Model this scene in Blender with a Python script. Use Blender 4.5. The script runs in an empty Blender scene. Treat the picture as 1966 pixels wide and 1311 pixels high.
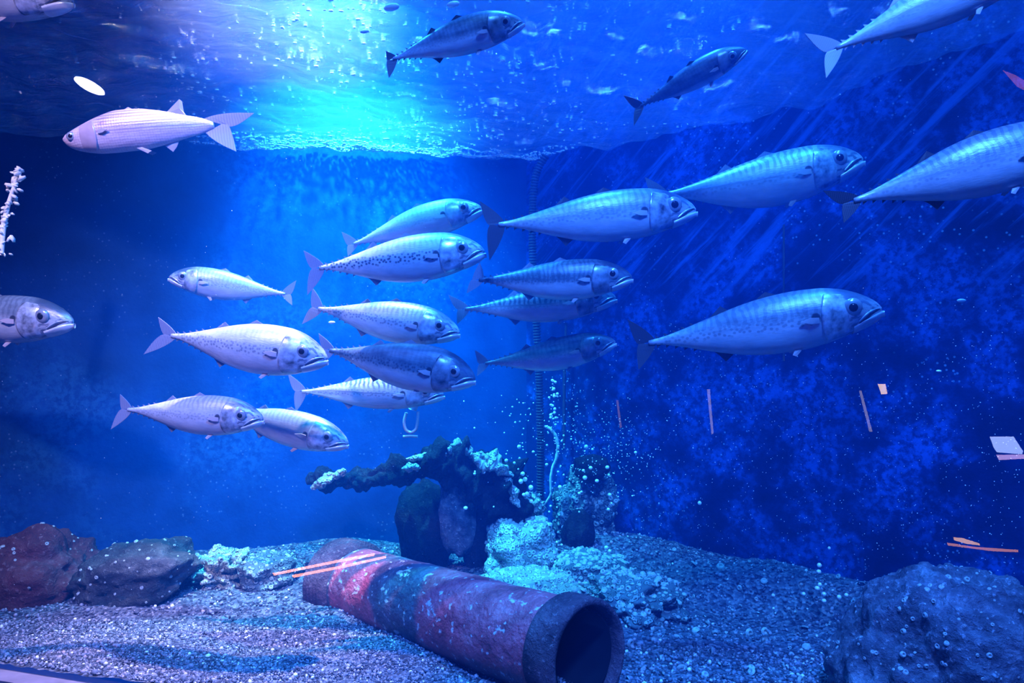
import bpy, math, random
import numpy as np
from mathutils import Vector, Matrix, noise

S = bpy.context.scene
COL = S.collection
rng = np.random.default_rng(7)
random.seed(7)

# ------------------------------------------------------------------ camera
F, CX, CY, CZ = 1475.0, 983.0, 655.5, 0.65       # focal length in pixels of the 1966x1311 frame
cam_d = bpy.data.cameras.new('camera')
cam_d.sensor_width = 36.0
cam_d.lens = 36.0 * F / 1966.0
cam_d.clip_start = 0.02
cam = bpy.data.objects.new('camera', cam_d)
COL.objects.link(cam)
cam.location = (0, 0, CZ)
cam.rotation_euler = (math.radians(90), 0, 0)
S.camera = cam

# ------------------------------------------------------------------ world, lamps, exposure
W = bpy.data.worlds.new('world')
S.world = W
W.use_nodes = True
W.node_tree.nodes['Background'].inputs[0].default_value = (0.008, 0.10, 1.0, 1)
W.node_tree.nodes['Background'].inputs[1].default_value = 0.24
S.cycles.use_light_tree = False
S.cycles.max_bounces = 4
S.cycles.diffuse_bounces = 2
S.cycles.glossy_bounces = 2
S.cycles.transmission_bounces = 3
S.cycles.transparent_max_bounces = 8
S.cycles.caustics_reflective = False
S.cycles.caustics_refractive = False

def spot(name, loc, target, color, power, size_deg, blend=0.6, radius=0.03):
    l = bpy.data.lights.new(name, 'SPOT')
    l.color = color
    l.energy = power
    l.spot_size = math.radians(size_deg)
    l.spot_blend = blend
    l.shadow_soft_size = radius
    o = bpy.data.objects.new(name, l)
    COL.objects.link(o)
    o.location = loc
    o.rotation_euler = (Vector(target) - Vector(loc)).to_track_quat('-Z', 'Y').to_euler()
    return o

# main lamp close over the water, towards the back: the bright cyan pool of light
spot('lamp_main', (-0.44, 1.98, 1.90), (-0.42, 2.27, 0.50), (0.04, 0.46, 1.0), 1500, 60, 1.0, 0.03)
# added fill low over the surface, spreading the cyan glow forward
spot('fill_cyan', (-0.40, 1.60, 1.64), (-0.42, 1.72, 0.9), (0.03, 0.46, 1.0), 150, 96, 1.0, 0.03)
# white lamp over the front left: pale fish and pale gravel
spot('lamp_white', (-0.34, 1.64, 2.60), (-0.66, 1.60, 0.0), (0.80, 0.50, 1.0), 1600, 26, 0.9, 0.02)
# blue lamps over the middle and the right of the tank
spot('lamp_middle', (0.16, 1.62, 2.4), (0.10, 1.80, 0.0), (0.018, 0.18, 1.0), 760, 66, 0.9, 0.05)
spot('lamp_side', (0.75, 1.05, 2.4), (0.70, 1.35, 0.0), (0.018, 0.20, 1.0), 470, 66, 0.9, 0.05)
# light of the room in front of the window
spot('lamp_room', (0.4, -0.5, 2.9), (0.25, 1.7, 0.6), (0.05, 0.22, 1.0), 900, 60, 0.8, 0.2)
spot('fill_left_white', (-1.1, -0.5, 2.6), (-0.92, 1.62, 0.78), (0.80, 0.60, 1.0), 380, 27, 1.0, 0.1)  # added fill that whitens the left shoal

S.view_settings.view_transform = 'Standard'
S.view_settings.look = 'None'
S.view_settings.gamma = 1.0
S.view_settings.use_curve_mapping = False
S.view_settings.exposure = 0.62

# ------------------------------------------------------------------ helpers
def P(px, py, d):
    """the point of the place at depth d seen at this pixel"""
    return Vector(((px - CX) / F * d, d, CZ - (py - CY) / F * d))

def link(o, parent=None):
    COL.objects.link(o)
    if parent is not None:
        o.parent = parent
    return o

def mesh(name, verts, faces, mat, parent=None, smooth=True):
    me = bpy.data.meshes.new(name)
    me.from_pydata([tuple(v) for v in verts], [], [tuple(f) for f in faces])
    me.validate()
    if smooth:
        me.polygons.foreach_set('use_smooth', [True] * len(me.polygons))
    for m in (mat if isinstance(mat, (list, tuple)) else [mat]):
        me.materials.append(m)
    me.update()
    return link(bpy.data.objects.new(name, me), parent)

def empty(name, loc=(0, 0, 0)):
    o = bpy.data.objects.new(name, None)
    o.empty_display_size = 0.05
    COL.objects.link(o)
    o.location = loc
    return o

def tag(o, label=None, cat=None, group=None, kind=None):
    if label: o['label'] = label
    if cat: o['category'] = cat
    if group: o['group'] = group
    if kind: o['kind'] = kind
    return o

def interp(x, xs, ys):
    """smooth (monotone cubic) curve through the points"""
    xs = np.asarray(xs, float); ys = np.asarray(ys, float)
    h = np.diff(xs); dl = np.diff(ys) / h
    m = np.zeros(len(xs)); m[0] = dl[0]; m[-1] = dl[-1]
    for i in range(1, len(xs) - 1):
        m[i] = 0 if dl[i-1] * dl[i] <= 0 else 2 * dl[i-1] * dl[i] / (dl[i-1] + dl[i])
    x = np.clip(np.asarray(x, float), xs[0], xs[-1])
    k = np.clip(np.searchsorted(xs, x) - 1, 0, len(xs) - 2)
    t = (x - xs[k]) / h[k]
    return ((2*t**3 - 3*t**2 + 1) * ys[k] + (t**3 - 2*t**2 + t) * h[k] * m[k]
            + (-2*t**3 + 3*t**2) * ys[k+1] + (t**3 - t**2) * h[k] * m[k+1])

def grid_faces(n, m, close_u=False, close_v=False):
    f = []
    for i in range(n if close_u else n - 1):
        for j in range(m if close_v else m - 1):
            a, b = i * m + j, ((i + 1) % n) * m + j
            c, d = ((i + 1) % n) * m + (j + 1) % m, i * m + (j + 1) % m
            f.append((a, b, c, d))
    return f

ICO = {}
def ico(sub):
    if sub not in ICO:
        import bmesh
        bm = bmesh.new()
        bmesh.ops.create_icosphere(bm, subdivisions=sub, radius=1.0)
        bm.verts.ensure_lookup_table()
        ICO[sub] = (np.array([v.co[:] for v in bm.verts]), np.array([[v.index for v in f.verts] for f in bm.faces]))
        bm.free()
    return ICO[sub]

def scatter(name, base_v, base_f, mats4, mat, parent=None, smooth=False):
    """many copies of one small shape in one mesh; mats4: list of (3x3, offset)"""
    n = len(mats4)
    R = np.array([m[0] for m in mats4]); T = np.array([m[1] for m in mats4])
    V = np.einsum('nij,vj->nvi', R, base_v) + T[:, None, :]
    Fc = (base_f[None] + (np.arange(n) * len(base_v))[:, None, None]).reshape(-1, base_f.shape[1])
    me = bpy.data.meshes.new(name)
    V = V.reshape(-1, 3)
    k = base_f.shape[1]
    me.vertices.add(len(V)); me.vertices.foreach_set('co', V.ravel())
    me.loops.add(len(Fc) * k); me.loops.foreach_set('vertex_index', Fc.ravel())
    me.polygons.add(len(Fc))
    me.polygons.foreach_set('loop_start', np.arange(0, len(Fc) * k, k))
    me.polygons.foreach_set('loop_total', np.full(len(Fc), k))
    if smooth:
        me.polygons.foreach_set('use_smooth', np.ones(len(Fc), bool))
    me.update(calc_edges=True)
    me.materials.append(mat)
    return link(bpy.data.objects.new(name, me), parent)

def randrot(n):
    q = rng.normal(size=(n, 4)); q /= np.linalg.norm(q, axis=1)[:, None]
    w, x, y, z = q.T
    return np.stack([np.stack([1-2*(y*y+z*z), 2*(x*y-z*w), 2*(x*z+y*w)], 1),
                     np.stack([2*(x*y+z*w), 1-2*(x*x+z*z), 2*(y*z-x*w)], 1),
                     np.stack([2*(x*z-y*w), 2*(y*z+x*w), 1-2*(x*x+y*y)], 1)], 1)

def fbm(v, octs=4, gain=0.5):
    s, a, f = 0.0, 1.0, 1.0
    for _ in range(octs):
        s += a * noise.noise(Vector(v) * f); a *= gain; f *= 2.03
    return s

# ------------------------------------------------------------------ materials
class NT:
    def __init__(self, name):
        self.mat = bpy.data.materials.new(name)
        self.mat.use_nodes = True
        self.t = self.mat.node_tree
        self.t.nodes.clear()
        self.out = self.t.nodes.new('ShaderNodeOutputMaterial')
    def n(self, typ, ins=None, **kw):
        nd = self.t.nodes.new('ShaderNode' + typ)
        for k, v in kw.items():
            setattr(nd, k, v)
        for k, v in (ins or {}).items():
            self.put(nd, k, v)
        return nd
    def put(self, nd, k, v):
        s = nd.inputs[k]
        if isinstance(v, bpy.types.NodeSocket):
            self.t.links.new(v, s)
        elif isinstance(v, bpy.types.Node):
            self.t.links.new(v.outputs[0], s)
        else:
            s.default_value = v
    def math(self, op, a, b=0.0, c=None, clamp=False):
        ins = {0: a, 1: b}
        if c is not None: ins[2] = c
        return self.n('Math', ins, operation=op, use_clamp=clamp).outputs[0]
    def mix(self, fac, a, b, blend='MIX'):
        nd = self.n('MixRGB', {0: fac, 1: a, 2: b}, blend_type=blend)
        return nd.outputs[0]
    def smooth(self, x, lo, hi):
        return self.n('MapRange', {0: x, 1: lo, 2: hi, 3: 0.0, 4: 1.0}, interpolation_type='SMOOTHSTEP').outputs[0]
    def noise(self, vec, scale, detail=4.0, rough=0.55, dist=0.0):
        ins = {'Scale': scale, 'Detail': detail, 'Roughness': rough, 'Distortion': dist}
        if vec is not None: ins['Vector'] = vec
        return self.n('TexNoise', ins).outputs[0]
    def ramp(self, fac, stops):
        nd = self.n('ValToRGB', {0: fac})
        el = nd.color_ramp.elements
        while len(el) < len(stops): el.new(0.5)
        for e, (p, c) in zip(el, stops):
            e.position = p; e.color = tuple(c) + (1,)
        return nd.outputs[0]
    def bsdf(self, color, rough=0.6, metallic=0.0, bump=None, bump_strength=0.3, bump_dist=0.01, spec=0.5):
        b = self.n('BsdfPrincipled', {'Base Color': color, 'Roughness': rough, 'Metallic': metallic, 'Specular IOR Level': spec})
        if bump is not None:
            bp = self.n('Bump', {'Height': bump, 'Strength': bump_strength, 'Distance': bump_dist})
            self.put(b, 'Normal', bp)
        self.t.links.new(b.outputs[0], self.out.inputs[0])
        return b

def C(r, g, b): return (r, g, b, 1.0)

def simple(name, col, rough=0.6, metallic=0.0, var=0.25, scale=30.0, bump=0.2, spec=0.5):
    m = NT(name)
    co = m.n('TexCoord').outputs['Object']
    nz = m.noise(co, scale)
    dark = tuple(c * (1 - var) for c in col); light = tuple(min(1, c * (1 + var)) for c in col)
    c = m.ramp(nz, [(0.3, dark), (0.7, light)])
    m.bsdf(c, rough, metallic, nz, bump, 0.004, spec)
    return m.mat

def mat_fish():
    m = NT('mackerel_skin')
    g = m.n('TexCoord').outputs['Generated']
    sx = m.n('SeparateXYZ', {0: g})
    x, z = sx.outputs[0], sx.outputs[2]
    oc = m.n('SeparateColor', {0: m.n('ObjectInfo').outputs['Color']})
    back_amt, bars_amt, spots_amt = oc.outputs[0], oc.outputs[1], oc.outputs[2]
    rnd = m.n('ObjectInfo').outputs['Random']
    wob = m.math('MULTIPLY', m.math('SUBTRACT', m.noise(g, 5.0, 2.0), 0.5), 0.10)
    zz = m.math('ADD', z, wob)
    back = m.smooth(m.math('ADD', zz, m.math('MULTIPLY', m.math('SUBTRACT', back_amt, 0.6), 0.28)), 0.50, 0.74)
    head = m.smooth(x, 0.76, 0.84)
    # wavy bars on the back
    sc = m.n('Mapping', {0: g, 1: m.n('CombineXYZ', {0: rnd, 1: 0.0, 2: rnd}), 3: (1.0, 0.3, 0.22)}).outputs[0]
    wv = m.n('TexWave', {'Vector': sc, 'Scale': 9.5, 'Distortion': 4.5, 'Detail': 1.0, 'Detail Scale': 1.6}, bands_direction='X').outputs[1]
    bars = m.math('MULTIPLY', m.smooth(wv, 0.45, 0.68), m.math('MULTIPLY', back, m.math('SUBTRACT', 1.0, head)))
    bars = m.math('MULTIPLY', bars, bars_amt)
    # dots along the flank
    vm = m.n('CombineXYZ', {0: x, 1: m.math('MULTIPLY', z, 0.30), 2: 0.0}).outputs[0]
    vo = m.n('TexVoronoi', {'Vector': vm, 'Scale': 46.0, 'Randomness': 0.8}, voronoi_dimensions='2D').outputs['Distance']
    dot = m.math('SUBTRACT', 1.0, m.smooth(vo, 0.24, 0.40))
    band = m.math('MULTIPLY', m.smooth(z, 0.36, 0.47), m.math('SUBTRACT', 1.0, m.smooth(z, 0.56, 0.68)))
    dots = m.math('MULTIPLY', m.math('MULTIPLY', dot, band), m.math('MULTIPLY', spots_amt, m.math('SUBTRACT', 1.0, head)))
    # dark lateral line
    lat = m.math('SUBTRACT', 1.0, m.smooth(m.math('ABSOLUTE', m.math('SUBTRACT', zz, 0.53)), 0.0, 0.035))
    lat = m.math('MULTIPLY', m.math('MULTIPLY', lat, 0.55), m.math('MULTIPLY', bars_amt, m.math('SUBTRACT', 1.0, m.smooth(x, 0.55, 0.72))))
    silver = m.ramp(m.noise(g, 9.0, 3.0), [(0.3, (0.36, 0.40, 0.48)), (0.7, (0.52, 0.55, 0.62))])
    backc = m.ramp(m.noise(g, 7.0, 3.0), [(0.3, (0.06, 0.10, 0.15)), (0.75, (0.16, 0.24, 0.32))])
    c = m.mix(m.math('MULTIPLY', back, back_amt), silver, backc)
    dk = m.math('MAXIMUM', m.math('MAXIMUM', m.math('MULTIPLY', bars, 0.85), m.math('MULTIPLY', dots, 0.85)), lat)
    c = m.mix(dk, c, C(0.025, 0.04, 0.08))
    # dark spot behind the gill cover
    ax = m.math('DIVIDE', m.math('SUBTRACT', x, 0.713), 0.020)
    az = m.math('DIVIDE', m.math('SUBTRACT', z, 0.545), 0.075)
    rr = m.math('ADD', m.math('MULTIPLY', ax, ax), m.math('MULTIPLY', az, az))
    c = m.mix(m.math('MULTIPLY', m.math('SUBTRACT', 1.0, m.smooth(rr, 0.5, 1.3)), 0.9), c, C(0.012, 0.018, 0.04))
    # darker crown and cheek blotches
    hd = m.math('MULTIPLY', head, m.math('MULTIPLY', m.smooth(zz, 0.60, 0.78), m.math('ADD', m.math('MULTIPLY', back_amt, 0.5), 0.40)))
    c = m.mix(hd, c, C(0.03, 0.05, 0.09))
    ck = m.math('MULTIPLY', m.math('MULTIPLY', m.smooth(m.noise(g, 14.0, 2.0), 0.46, 0.62), m.smooth(x, 0.80, 0.86)), 0.8)
    c = m.mix(ck, c, C(0.05, 0.08, 0.16))
    rough = m.math('ADD', 0.30, m.math('MULTIPLY', m.noise(g, 20.0), 0.15))
    m.bsdf(c, rough, 0.25, m.noise(g, 40.0, 3.0), 0.12, 0.004)
    return m.mat

def mat_mullet():
    m = NT('mullet_skin')
    g = m.n('TexCoord').outputs['Generated']
    sx = m.n('SeparateXYZ', {0: g})
    x, z = sx.outputs[0], sx.outputs[2]
    st = m.n('TexWave', {'Vector': m.n('Mapping', {0: g, 3: (0.16, 0.0, 1.0)}).outputs[0], 'Scale': 4.2, 'Distortion': 0.6, 'Detail': 1.0},
             bands_direction='Z').outputs[1]
    st = m.math('MULTIPLY', m.smooth(st, 0.5, 0.85), m.math('MULTIPLY', m.smooth(z, 0.36, 0.5), m.math('SUBTRACT', 1.0, m.smooth(x, 0.72, 0.8))))
    vo = m.n('TexVoronoi', {'Vector': m.n('CombineXYZ', {0: x, 1: m.math('MULTIPLY', z, 0.3), 2: 0.0}).outputs[0], 'Scale': 60.0, 'Randomness': 0.3}, voronoi_dimensions='2D').outputs['Distance']
    c = m.ramp(m.noise(g, 8.0, 3.0), [(0.3, (0.50, 0.37, 0.42)), (0.7, (0.66, 0.52, 0.56))])
    c = m.mix(m.math('MULTIPLY', st, 0.7), c, C(0.16, 0.12, 0.20))
    c = m.mix(m.math('MULTIPLY', m.smooth(vo, 0.35, 0.6), 0.3), c, C(0.25, 0.2, 0.28))
    gb = m.math('MULTIPLY', m.smooth(m.noise(g, 10.0, 2.0), 0.5, 0.62), m.math('MULTIPLY', m.smooth(x, 0.66, 0.72), m.math('SUBTRACT', 1.0, m.smooth(x, 0.80, 0.86))))
    c = m.mix(m.math('MULTIPLY', gb, m.math('MULTIPLY', m.smooth(z, 0.4, 0.55), 0.6)), c, C(0.22, 0.08, 0.14))
    m.bsdf(c, 0.4, 0.1, vo, 0.15, 0.003)
    return m.mat

def mat_fin(name, ca, cb):
    m = NT(name)
    g = m.n('TexCoord').outputs['Generated']
    ry = m.n('TexWave', {'Vector': g, 'Scale': 6.0, 'Distortion': 2.0}, bands_direction='X').outputs[1]
    c = m.mix(ry, ca + (1,), cb + (1,))
    b = m.n('BsdfPrincipled', {'Base Color': c, 'Roughness': 0.45})
    tr = m.n('BsdfTranslucent', {0: c})
    mx = m.n('MixShader', {0: 0.35, 1: b.outputs[0], 2: tr.outputs[0]})
    m.t.links.new(mx.outputs[0], m.out.inputs[0])
    return m.mat

def mat_wall(name, rightside):
    m = NT(name)
    co = m.n('TexCoord').outputs['Object']
    big = m.noise(co, 2.2, 3.0)
    mid = m.noise(co, 7.0, 6.0, 0.65)
    fine = m.noise(co, 55.0, 5.0, 0.7)
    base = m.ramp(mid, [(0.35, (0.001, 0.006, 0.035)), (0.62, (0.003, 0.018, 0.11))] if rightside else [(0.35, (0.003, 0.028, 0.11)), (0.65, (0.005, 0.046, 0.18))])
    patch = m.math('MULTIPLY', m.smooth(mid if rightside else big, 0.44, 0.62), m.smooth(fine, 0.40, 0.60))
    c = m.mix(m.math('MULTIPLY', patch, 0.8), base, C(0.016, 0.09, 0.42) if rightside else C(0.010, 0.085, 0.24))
    vo = m.n('TexVoronoi', {'Vector': co, 'Scale': 60.0}).outputs['Distance']
    fl = m.math('MULTIPLY', m.math('SUBTRACT', 1.0, m.smooth(vo, 0.10, 0.2)), m.smooth(m.noise(co, 4.0, 3.0), 0.46, 0.6))
    c = m.mix(m.math('MULTIPLY', fl, 0.7 if rightside else 0.3), c, C(0.12, 0.30, 0.55))
    if rightside:      # slanting streaks of light painted into the upper wall's colour
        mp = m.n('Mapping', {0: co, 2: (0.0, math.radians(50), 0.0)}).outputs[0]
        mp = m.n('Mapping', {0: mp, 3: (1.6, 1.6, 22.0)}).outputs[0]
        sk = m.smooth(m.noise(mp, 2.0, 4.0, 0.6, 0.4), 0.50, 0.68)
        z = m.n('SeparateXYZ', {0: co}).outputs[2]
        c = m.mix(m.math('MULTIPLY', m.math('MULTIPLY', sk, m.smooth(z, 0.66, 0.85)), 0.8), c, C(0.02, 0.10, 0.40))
    m.bsdf(c, 0.6, 0.0, fine, 0.15, 0.01, 0.05)
    return m.mat

def mat_gravel(name, stones):
    m = NT(name)
    if stones:
        ge = m.n('NewGeometry').outputs['Random Per Island']
        c = m.ramp(ge, [(0.0, (0.03, 0.033, 0.05)), (0.45, (0.10, 0.11, 0.16)), (0.8, (0.22, 0.22, 0.30)), (0.94, (0.34, 0.25, 0.31)), (1.0, (0.78, 0.76, 0.85))])
        m.bsdf(c, 0.5, spec=0.15)
    else:
        co = m.n('TexCoord').outputs['Object']
        vo = m.n('TexVoronoi', {'Vector': co, 'Scale': 130.0})
        c = m.ramp(m.n('SeparateColor', {0: vo.outputs['Color']}).outputs[0], [(0.0, (0.025, 0.028, 0.05)), (0.6, (0.09, 0.10, 0.15)), (1.0, (0.2, 0.2, 0.26))])
        m.bsdf(c, 0.7, 0.0, vo.outputs['Distance'], 0.9, 0.01, 0.1)
    return m.mat

def mat_rock(name, ca, cb, cc, scale=9.0):
    m = NT(name)
    co = m.n('TexCoord').outputs['Object']
    n1 = m.noise(co, scale, 6.0, 0.65)
    c = m.ramp(n1, [(0.32, ca), (0.55, cb), (0.72, cc)])
    fine = m.noise(co, 90.0, 5.0, 0.7)
    c = m.mix(m.math('MULTIPLY', m.smooth(fine, 0.56, 0.68), 0.5), c, tuple(min(1, v * 1.6 + 0.05) for v in cc) + (1,))
    m.bsdf(c, 0.75, 0.0, m.math('ADD', n1, fine), 0.9, 0.016, 0.1)
    return m.mat

def mat_crusted(name, ca, cb):
    m = NT(name)
    co = m.n('TexCoord').outputs['Object']
    vo = m.n('TexVoronoi', {'Vector': co, 'Scale': 75.0})
    d = vo.outputs['Distance']
    ring = m.math('MULTIPLY', m.smooth(d, 0.15, 0.3), m.math('SUBTRACT', 1.0, m.smooth(d, 0.42, 0.6)))
    c = m.mix(ring, ca + (1,), cb + (1,))
    c = m.mix(m.math('MULTIPLY', m.smooth(m.noise(co, 12.0, 4.0), 0.45, 0.62), 0.6), c, tuple(v * 0.45 for v in ca) + (1,))
    m.bsdf(c, 0.7, 0.0, ring, 0.8, 0.008, 0.15)
    return m.mat

def mat_pipe():
    m = NT('pipe_clay')
    co = m.n('TexCoord').outputs['Object']
    sx = m.n('SeparateXYZ', {0: co})
    x, z = sx.outputs[0], sx.outputs[2]
    n1 = m.noise(co, 14.0, 5.0, 0.65)
    c = m.ramp(n1, [(0.3, (0.20, 0.03, 0.05)), (0.55, (0.52, 0.09, 0.13)), (0.75, (0.66, 0.22, 0.27))])
    # dark algae bands round the pipe with ragged edges
    xx = m.math('ADD', m.math('ADD', x, m.math('MULTIPLY', z, 0.45)), m.math('MULTIPLY', m.math('SUBTRACT', m.noise(co, 9.0, 4.0), 0.5), 0.12))
    band = m.math('MULTIPLY', m.smooth(xx, 0.28, 0.31), m.math('SUBTRACT', 1.0, m.smooth(xx, 0.44, 0.47)))
    end = m.math('SUBTRACT', 1.0, m.smooth(x, 0.095, 0.115))
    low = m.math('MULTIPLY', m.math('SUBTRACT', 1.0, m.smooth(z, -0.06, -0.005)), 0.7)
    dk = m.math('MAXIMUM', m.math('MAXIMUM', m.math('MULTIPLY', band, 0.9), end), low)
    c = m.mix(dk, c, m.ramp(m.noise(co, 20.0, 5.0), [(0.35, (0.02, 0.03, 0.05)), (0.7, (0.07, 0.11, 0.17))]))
    # pale flecks of lime
    fl = m.math('MULTIPLY', m.smooth(m.noise(co, 55.0, 3.0), 0.60, 0.68), 0.8)
    c = m.mix(fl, c, C(0.62, 0.60, 0.66))
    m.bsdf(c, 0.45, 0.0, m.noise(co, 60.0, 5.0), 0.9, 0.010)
    return m.mat

def vol_nodes(m):
    sc = m.n('VolumeScatter', {'Color': C(0.004, 0.20, 1.0), 'Density': 0.28, 'Anisotropy': 0.25})
    ab = m.n('VolumeAbsorption', {'Color': C(0.2, 0.72, 1.0), 'Density': 0.16})
    ad = m.n('AddShader', {0: sc.outputs[0], 1: ab.outputs[0]})
    m.t.links.new(ad.outputs[0], m.out.inputs['Volume'])

def mat_water_body():
    m = NT('water_body')
    vol_nodes(m)
    return m.mat

def mat_water_top():
    m = NT('water_top')
    co = m.n('TexCoord').outputs['Object']
    mp = m.n('Mapping', {0: co, 2: (0, 0, math.radians(-12)), 3: (0.8, 3.2, 1.0)}).outputs[0]
    h = m.noise(mp, 14.0, 7.0, 0.68, 0.8)
    bp = m.n('Bump', {'Height': h, 'Strength': 0.9, 'Distance': 0.035})
    gl = m.n('BsdfGlossy', {'Color': C(0.72, 0.8, 0.9), 'Roughness': 0.06})
    m.put(gl, 'Normal', bp)
    tl = m.n('BsdfTranslucent', {'Color': C(0.55, 0.9, 1.0)})
    m.put(tl, 'Normal', bp)
    tp = m.n('BsdfTransparent', {'Color': C(0.9, 0.97, 1.0)})
    a = m.n('MixShader', {0: 0.032, 1: gl.outputs[0], 2: tl.outputs[0]})
    b = m.n('MixShader', {0: 0.45, 1: a.outputs[0], 2: tp.outputs[0]})
    m.t.links.new(b.outputs[0], m.out.inputs[0])
    vol_nodes(m)
    return m.mat

def mat_glass():
    m = NT('window_glass')
    tp = m.n('BsdfTransparent', {'Color': C(0.985, 0.99, 1.0)})
    gl = m.n('BsdfGlossy', {'Color': C(1, 1, 1), 'Roughness': 0.0})
    b = m.n('MixShader', {0: 0.05, 1: tp.outputs[0], 2: gl.outputs[0]})
    m.t.links.new(b.outputs[0], m.out.inputs[0])
    return m.mat

def mat_clear():
    m = NT('window_clear')
    m.t.links.new(m.n('BsdfTransparent', {'Color': C(0.985, 0.99, 1.0)}).outputs[0], m.out.inputs[0])
    return m.mat

def mat_emit(name, col, strength):
    m = NT(name)
    m.mat.cycles.emission_sampling = 'NONE'
    e = m.n('Emission', {0: col + (1,), 1: strength})
    m.t.links.new(e.outputs[0], m.out.inputs[0])
    return m.mat

M = dict(
    fish=mat_fish(), mullet=mat_mullet(),
    fin=mat_fin('fin_membrane', (0.30, 0.34, 0.46), (0.16, 0.18, 0.28)),
    finpale=mat_fin('fin_pale', (0.60, 0.52, 0.58), (0.46, 0.4, 0.47)),
    findark=mat_fin('fin_dark', (0.06, 0.07, 0.12), (0.03, 0.04, 0.08)),
    jaw=simple('jaw_silver', (0.58, 0.62, 0.68), 0.3, 0.2, 0.1, 60.0, 0.05),
    gill=simple('gill_plate', (0.36, 0.40, 0.48), 0.26, 0.35, 0.85, 48.0, 0.2),
    gilldark=simple('gill_plate_dark', (0.16, 0.19, 0.25), 0.3, 0.3, 0.8, 50.0, 0.15),
    mgill=simple('gill_plate_pink', (0.44, 0.33, 0.38), 0.35, 0.1, 0.2, 35.0, 0.08),
    iris=simple('eye_iris', (0.30, 0.34, 0.40), 0.2, 0.4, 0.15, 120.0, 0.02),
    pupil=simple('eye_pupil', (0.008, 0.008, 0.015), 0.08, 0.0, 0.0, 10.0, 0.0),
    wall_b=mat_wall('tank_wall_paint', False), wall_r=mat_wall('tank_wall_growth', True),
    bed=mat_gravel('gravel_bed', False), stones=mat_gravel('gravel_stones', True),
    rock_red=mat_rock('rock_reddish', (0.05, 0.018, 0.022), (0.13, 0.045, 0.05), (0.20, 0.12, 0.14)),
    rock_grey=mat_rock('rock_grey', (0.02, 0.022, 0.03), (0.06, 0.065, 0.075), (0.14, 0.15, 0.17)),
    rock_dark=mat_rock('rock_dark', (0.005, 0.006, 0.01), (0.013, 0.015, 0.02), (0.03, 0.034, 0.045)),
    rock_blue=mat_rock('rock_pitted', (0.04, 0.045, 0.07), (0.13, 0.14, 0.20), (0.32, 0.34, 0.42), 22.0),
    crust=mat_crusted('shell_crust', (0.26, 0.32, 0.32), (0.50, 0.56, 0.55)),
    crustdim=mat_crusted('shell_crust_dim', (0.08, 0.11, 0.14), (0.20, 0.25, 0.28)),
    pale=simple('pale_crust', (0.72, 0.78, 0.76), 0.6, 0.0, 0.25, 60.0, 0.5),
    cream=simple('cream_glint', (0.95, 0.88, 0.74), 0.6, 0.0, 0.2, 60.0, 0.5),
    barnacle=simple('barnacle_shell', (0.30, 0.34, 0.36), 0.5, 0.0, 0.2, 80.0, 0.2),
    pipe=mat_pipe(), collar=mat_rock('pipe_collar', (0.05, 0.03, 0.05), (0.13, 0.07, 0.10), (0.24, 0.15, 0.19), 12.0),
    hose=simple('hose_plastic', (0.025, 0.03, 0.05), 0.45, 0.0, 0.3, 40.0, 0.1),
    tube=simple('tube_pale', (0.60, 0.66, 0.70), 0.4, 0.0, 0.3, 50.0, 0.2),
    plastic=simple('plastic_pale', (0.45, 0.48, 0.56), 0.35, 0.0, 0.1, 30.0, 0.05),
    bubble=simple('bubble_skin', (0.80, 0.90, 0.95), 0.15, 0.0, 0.05, 10.0, 0.0, 0.8),
    speck=simple('speck', (0.85, 0.92, 0.95), 0.4, 0.0, 0.05, 10.0, 0.0),
    water=mat_water_body(), watertop=mat_water_top(), glass=mat_glass(), clear=mat_clear(),
    sill=simple('sill_paint', (0.16, 0.13, 0.18), 0.6, 0.0, 0.25, 18.0, 0.2),
    seal=simple('seal_dark', (0.006, 0.007, 0.012), 0.8, 0.0, 0.2, 18.0, 0.2, 0.03),
)

# ------------------------------------------------------------------ the tank
XL, XR = -1.9, 2.45
def y_front(x): return 1.25 - 0.30 * x
def y_back(x): return np.minimum(2.478 + 0.235 * x, 2.526 - 0.797 * x)
CORNER = (0.0465, 2.489)      # where the two back walls meet

def slab(name, p0, p1, z0, z1, thick, mat, side=1):
    """an upright wall between two plan points, its thickness away from the water"""
    a, b = Vector((p0[0], p0[1])), Vector((p1[0], p1[1]))
    t = (b - a).normalized(); nrm = Vector((-t.y, t.x)) * side * thick
    v = []
    for z in (z0, z1):
        for q in (a, b, b + nrm, a + nrm):
            v.append((q.x, q.y, z))
    f = [(0, 1, 2, 3), (4, 7, 6, 5), (0, 4, 5, 1), (1, 5, 6, 2), (2, 6, 7, 3), (3, 7, 4, 0)]
    return mesh(name, v, f, mat, smooth=False)

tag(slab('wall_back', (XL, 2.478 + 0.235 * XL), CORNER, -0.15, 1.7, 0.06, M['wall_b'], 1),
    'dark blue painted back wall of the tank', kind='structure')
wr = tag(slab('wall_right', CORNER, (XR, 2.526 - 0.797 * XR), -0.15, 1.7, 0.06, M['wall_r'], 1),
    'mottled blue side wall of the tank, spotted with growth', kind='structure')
tag(slab('wall_left', (XL, y_front(XL)), (XL, 2.478 + 0.235 * XL), -0.15, 1.7, 0.06, M['wall_b'], 1),
    'dark side wall at the left end of the tank', kind='structure')
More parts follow.
